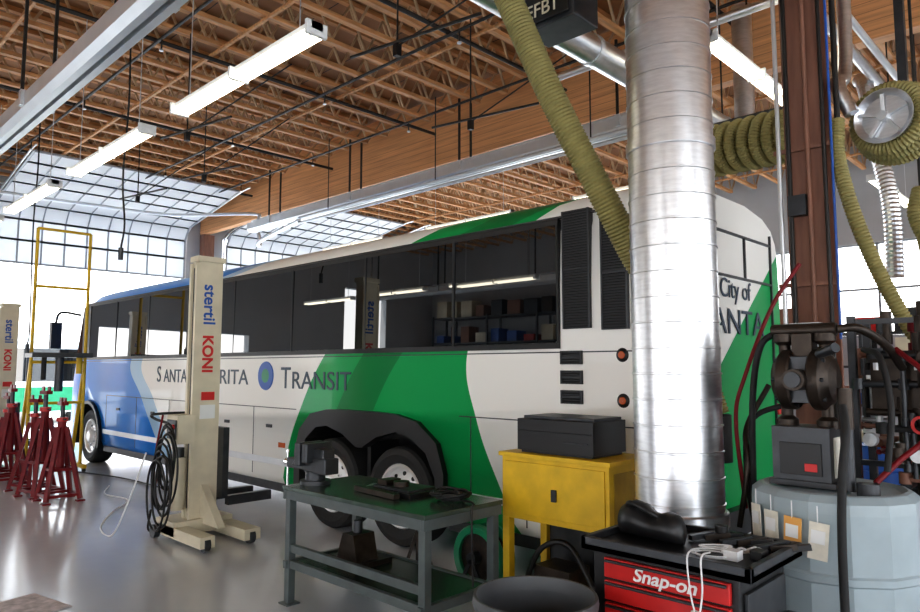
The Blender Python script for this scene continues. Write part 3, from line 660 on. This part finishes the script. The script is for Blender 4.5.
m.tube([(tx+.14,ty-.28,1.62),(tx+.17,ty-.36,1.5),(tx+.16,ty-.41,1.3),(tx+.15,ty-.425,1.0),(tx+.15,ty-.425,.5),(tx+.15,ty-.43,.05)],.019,blackr,10)
m.tube([(tx+.25,ty+.3,1.9),(tx+.40,ty+.2,1.75),(tx+.42,ty+.1,1.5),(tx+.30,ty,1.35),(tx+.22,ty-.1,1.25)],.014,darkred,10)
m.tube([(tx+.1,ty+.3,1.9),(tx+.22,ty+.1,1.85),(tx+.28,ty,1.6),(tx+.26,ty-.05,1.3)],.016,blackr,10)
m.tube([(px+.16,py,zb+.80),(px+.25,py+.05,zb+.80),(px+.32,py+.25,zb+.72),(px+.35,py+.45,zb+.6)],.022,grease,10)
m.build('pump_hoses')
m=MB(); 
for x in(-.95,-.05):
    for y in(6.7,7.0): m.b2(x-.02,x+.02,y-.02,y+.02,0,2.2,dsteel)
for z in(.3,.9,1.5,2.1): m.b2(-.97,-.03,6.68,7.02,z,z+.03,dsteel)
for i in range(16):
    x=-.9+.2*(i%4)+.05; z=(.33,.93,1.53,2.13)[i//4]; hgt=.15+.18*random.random()
    mt=random.choice([red,grease,dsteel,cream,brown,blackr]); 
    if i%2: m.cyl((x,6.85,z),(x,6.85,z+hgt),.07,mt,14)
    else: m.b2(x-.07,x+.07,6.75,6.95,z,z+hgt,mt)
m.build('fluid_equipment_shelf')
m=MB(); m.b2(-1.0,-.3,4.9,5.25,.12,1.30,red)
for k in range(6): m.b2(-.98,-.32,4.885,4.9,.17+.18*k,.32+.18*k,red); m.b2(-.95,-.35,4.865,4.885,.28+.18*k,.30+.18*k,alum)
for x in(-.95,-.35):
    for y in(4.95,5.2): m.cyl((x-.02,y,.06),(x+.02,y,.06),.06,blackr,12)
m.b2(-1.0,-.3,4.9,5.25,1.30,1.33,black); m.build('red_tool_cabinet')
for i,(x,y,mt) in enumerate(((-2.2,9.6,bluet),(-1.5,9.8,dsteel),(-2.9,10.2,red),(-.9,8.9,dsteel))):
    m=MB(); m.lathe((x,y,0),(0,0,1),[(0,0),(.29,0),(.3,.02),(.29,.04),(.29,.29),(.3,.3),(.29,.31),(.29,.58),(.3,.59),(.29,.6),(.29,.86),(.3,.88),(.28,.87),(0,.86)],mt,28); m.build('oil_drum')
def rack(x0,x1,y0,y1,zs,N):
    m=MB()
    for x in(x0,x0+(x1-x0)/3,x0+2*(x1-x0)/3,x1):
        for y in(y0,y1): m.b2(x-.03,x+.03,y-.03,y+.03,0,zs[-1]+.1,dsteel)
    for z in zs: m.b2(x0,x1,y0,y1,z,z+.05,dsteel)
    st=(x1-x0)/N
    for z in zs:
        for i in range(N):
            x=x0+.1+st*i; m.b2(x,x+st*random.uniform(.45,.8),y0+.1,y1-.1,z+.05,z+.25+.4*random.random(),random.choice([red,cream,bluet,brown,dsteel,white,fence,dsteel,grease]))
    m.build('parts_shelving')
rack(-6.5,1,16.2,16.8,(.2,1.0,1.8,2.5),10)
rack(-18,-11.5,-8.8,-8.1,(.2,1.1,2.0,2.9,3.8),9)  # out-of-view rack, added to give the bus windows something to reflect
# ---------------------------------------------------------------- tool cart
m=MB(); x0,x1,y0,y1=-1.90,-1.17,2.84,3.38; Z=1.0
m.b2(x0+.02,x1-.02,y0+.02,y1-.02,.14,Z-.05,black)
m.b2(x0-.02,x1+.05,y0-.03,y1+.02,Z-.05,Z-.02,black)
for a in((x0-.02,x1+.05,y0-.03,y0),(x0-.02,x1+.05,y1-.01,y1+.02),(x0-.02,x0+.01,y0-.03,y1+.02),(x1+.02,x1+.05,y0-.03,y1+.02)): m.b2(*a,Z-.05,Z+.01,dsteel)
zz=[.93,.83,.73,.59,.43,.18]
for k in range(5):
    m.b2(x0+.09,x1-.05,y0-.005,y0+.02,zz[k+1]+.008,zz[k]-.004,red); m.b2(x0+.10,x1-.06,y0-.022,y0-.005,zz[k]-.022,zz[k]-.01,dsteel)
m.b2(x1-.02,x1+.0,y0+.06,y1-.06,.2,.88,dsteel)
for z in(.5,.7): m.b2(x1,x1+.04,y0+.05,y1-.05,z,z+.02,dsteel)
for x in(x0+.08,x1-.08):
    for y in(y0+.08,y1-.08): m.cyl((x-.02,y,.065),(x+.02,y,.065),.065,blackr,14); m.b2(x-.03,x+.03,y-.03,y+.03,.08,.14,dsteel)
cart=m.build('tool_cart',bevel=.004)
text('Snap-on',FY,(-1.66,y0-.008,.852),.08,white,cart,'lettering',sx=1.15,ext=.002,shear=.25,bold=.0015)
m=MB(); Zc=Z-.012
for j,(cx,cy,r) in enumerate(((-1.36,3.0,.075),(-1.27,3.1,.055),(-1.40,3.12,.045))):
    for k in range(2): m.tube([(cx+(r+.014*k)*math.cos(a*PI/4+j),cy+(r*.8+.012*k)*math.sin(a*PI/4+j*2+.2*k),Zc+.0+.008*k+.02*((a+k)%2)*(j==1)) for a in range(9)],.004,cordw,6,sub=4)
m.tube([(-1.35,2.95,Zc+.02),(-1.32,2.80,Zc+.03),(-1.31,2.78,Zc-.1),(-1.33,2.78,Zc-.25),(-1.30,2.78,Zc-.3)],.004,cordw,6)
m.tube([(-1.4,2.95,Zc+.02),(-1.38,2.80,Zc+.03),(-1.36,2.78,Zc-.12),(-1.34,2.78,Zc-.2)],.004,cordw,6)
m.b2(-1.355,-1.31,2.765,2.785,Zc-.24,Zc-.18,cordw); m.b2(-1.30,-1.24,2.97,3.03,Zc-.005,Zc+.035,cordw); m.b2(-1.22,-1.17,3.05,3.13,Zc-.005,Zc+.03,black)
m.build('charger_cable')
m=MB(); pts=[(0,.03,.03),(.02,.075,.07),(.08,.10,.085),(.14,.10,.08),(.18,.085,.065),(.22,.085,.062),(.27,.095,.07),(.31,.085,.065),(.34,.05,.05),(.35,.015,.03)]
vs=[];N=18
for i,(a,ry_,rz_) in enumerate(pts):
    for k in range(N):
        t=2*PI*k/N; vs.append((-1.88+a,3.12-.12*a+ry_*math.cos(t),Z-.018+rz_+rz_*math.sin(t)))
m.add(vs,[(i*N+k,i*N+(k+1)%N,(i+1)*N+(k+1)%N,(i+1)*N+k) for i in range(len(pts)-1) for k in range(N)],black,True)
m.add(vs[:N],[tuple(range(N))],black); m.add(vs[-N:],[tuple(range(N))],black)
m.tube([(-1.84,3.10,Z+.1),(-1.78,3.03,Z+.15),(-1.68,3.03,Z+.12),(-1.62,3.06,Z+.08)],.012,cordm,8)
m.build('black_work_bag')
m=MB()
for i in range(9): 
    x=-1.55+.05*i; m.bar((x,3.18+.05*(i%3),Z-.003),(x+.09,3.33-.03*(i%2),Z+.012),.03,.025,(dsteel,grease,black)[i%3])
m.cyl((-1.45,3.3,Z-.02),(-1.45,3.3,Z+.05),.03,black,14); m.build('hand_tools')
canm=M('can_grey',(.09,.095,.10),.5,0,.15,6)
m=MB(); m.lathe((-1.96,2.51,0),(0,0,1),[(0,.01),(.21,.01),(.225,.03),(.26,.74),(.275,.745),(.28,.77),(.275,.80),(.262,.80),(.25,.74),(.215,.04),(0,.04)],canm,40)
m.build('trash_can')
m=MB(); m.box((-6.1,1.62,.006),(.55,.35,.006),M('mat_print',(.60,.54,.55),.8,0,.4,14),(0,0,.2)); m.build('floor_paper')
# ---------------------------------------------------------------- outside
m=MB(); m.b2(-40,-39,-12,24,-.1,.05,yard); m.build('kerb')
m=MB(); m.b2(-60,-59.8,-50,50,-.1,2.3,fence); m.b2(-60,40,-40,-39.8,-.1,2.6,fence); m.build('perimeter_fence')
m=MB(); xa,xb,ya,yb=-35.5,-26.5,6.0,8.5
m.prism([(xa,.3),(xb,.3),(xb,2.7),(xb-.3,2.95),(xa+.3,2.95),(xa,2.8)],ya,yb,white); m.b2(xa+.1,xb-.1,ya-.02,ya+.01,.35,1.2,greenm); m.b2(xa+.2,xb-.2,ya-.02,ya+.01,1.5,2.4,winm)
m.b2(xb-.01,xb+.02,ya+.15,yb-.15,1.35,2.45,winm); m.b2(xb-.01,xb+.02,ya+.05,yb-.05,.35,1.15,greenm)
for x in(xa+1.3,xb-1.6):
    for y in(ya-.05,yb-.2): m.cyl((x,y,.36),(x,y+.3,.36),.46,blackr,24); m.cyl((x,y-.01,.36),(x,y,.36),.25,chrome,20)
m.build('parked_bus')

# ---------------------------------------------------------------- world, lights, camera
w=D.worlds.new('world'); C.scene.world=w; w.use_nodes=True; nt=w.node_tree; bg=nt.nodes['Background']
tc=nt.nodes.new('ShaderNodeTexCoord'); sx=nt.nodes.new('ShaderNodeSeparateXYZ'); nt.links.new(tc.outputs['Generated'],sx.inputs[0])
cr=nt.nodes.new('ShaderNodeValToRGB'); cr.color_ramp.elements[0].position=0; cr.color_ramp.elements[0].color=(1,.98,.95,1); cr.color_ramp.elements[1].position=.7; cr.color_ramp.elements[1].color=(.58,.76,1,1)
nt.links.new(sx.outputs[2],cr.inputs[0]); nt.links.new(cr.outputs[0],bg.inputs[0]); bg.inputs[1].default_value=4.4
sn=D.lights.new('sun','SUN'); sn.energy=10; sn.angle=.01; sn.color=(1,.95,.86); so=D.objects.new('sun',sn); C.collection.objects.link(so); so.rotation_euler=(math.radians(30),0,math.radians(200))
cam=D.cameras.new('camera'); co=D.objects.new('camera',cam); C.collection.objects.link(co); C.scene.camera=co
cam.sensor_width=36; cam.lens=690/920*36; cam.clip_end=300; cam.clip_start=.05
th=math.radians(46); p=math.atan(62/690)
fwd=Vector((-math.cos(th)*math.cos(p),math.sin(th)*math.cos(p),math.sin(p)))
co.location=(0,0,1.8); co.rotation_euler=fwd.to_track_quat('-Z','Y').to_euler()
C.scene.view_settings.view_transform='Standard'; C.scene.view_settings.exposure=0.15
for lk in ('Medium High Contrast','Standard - Medium High Contrast'):
    try: C.scene.view_settings.look=lk; break
    except Exception: pass
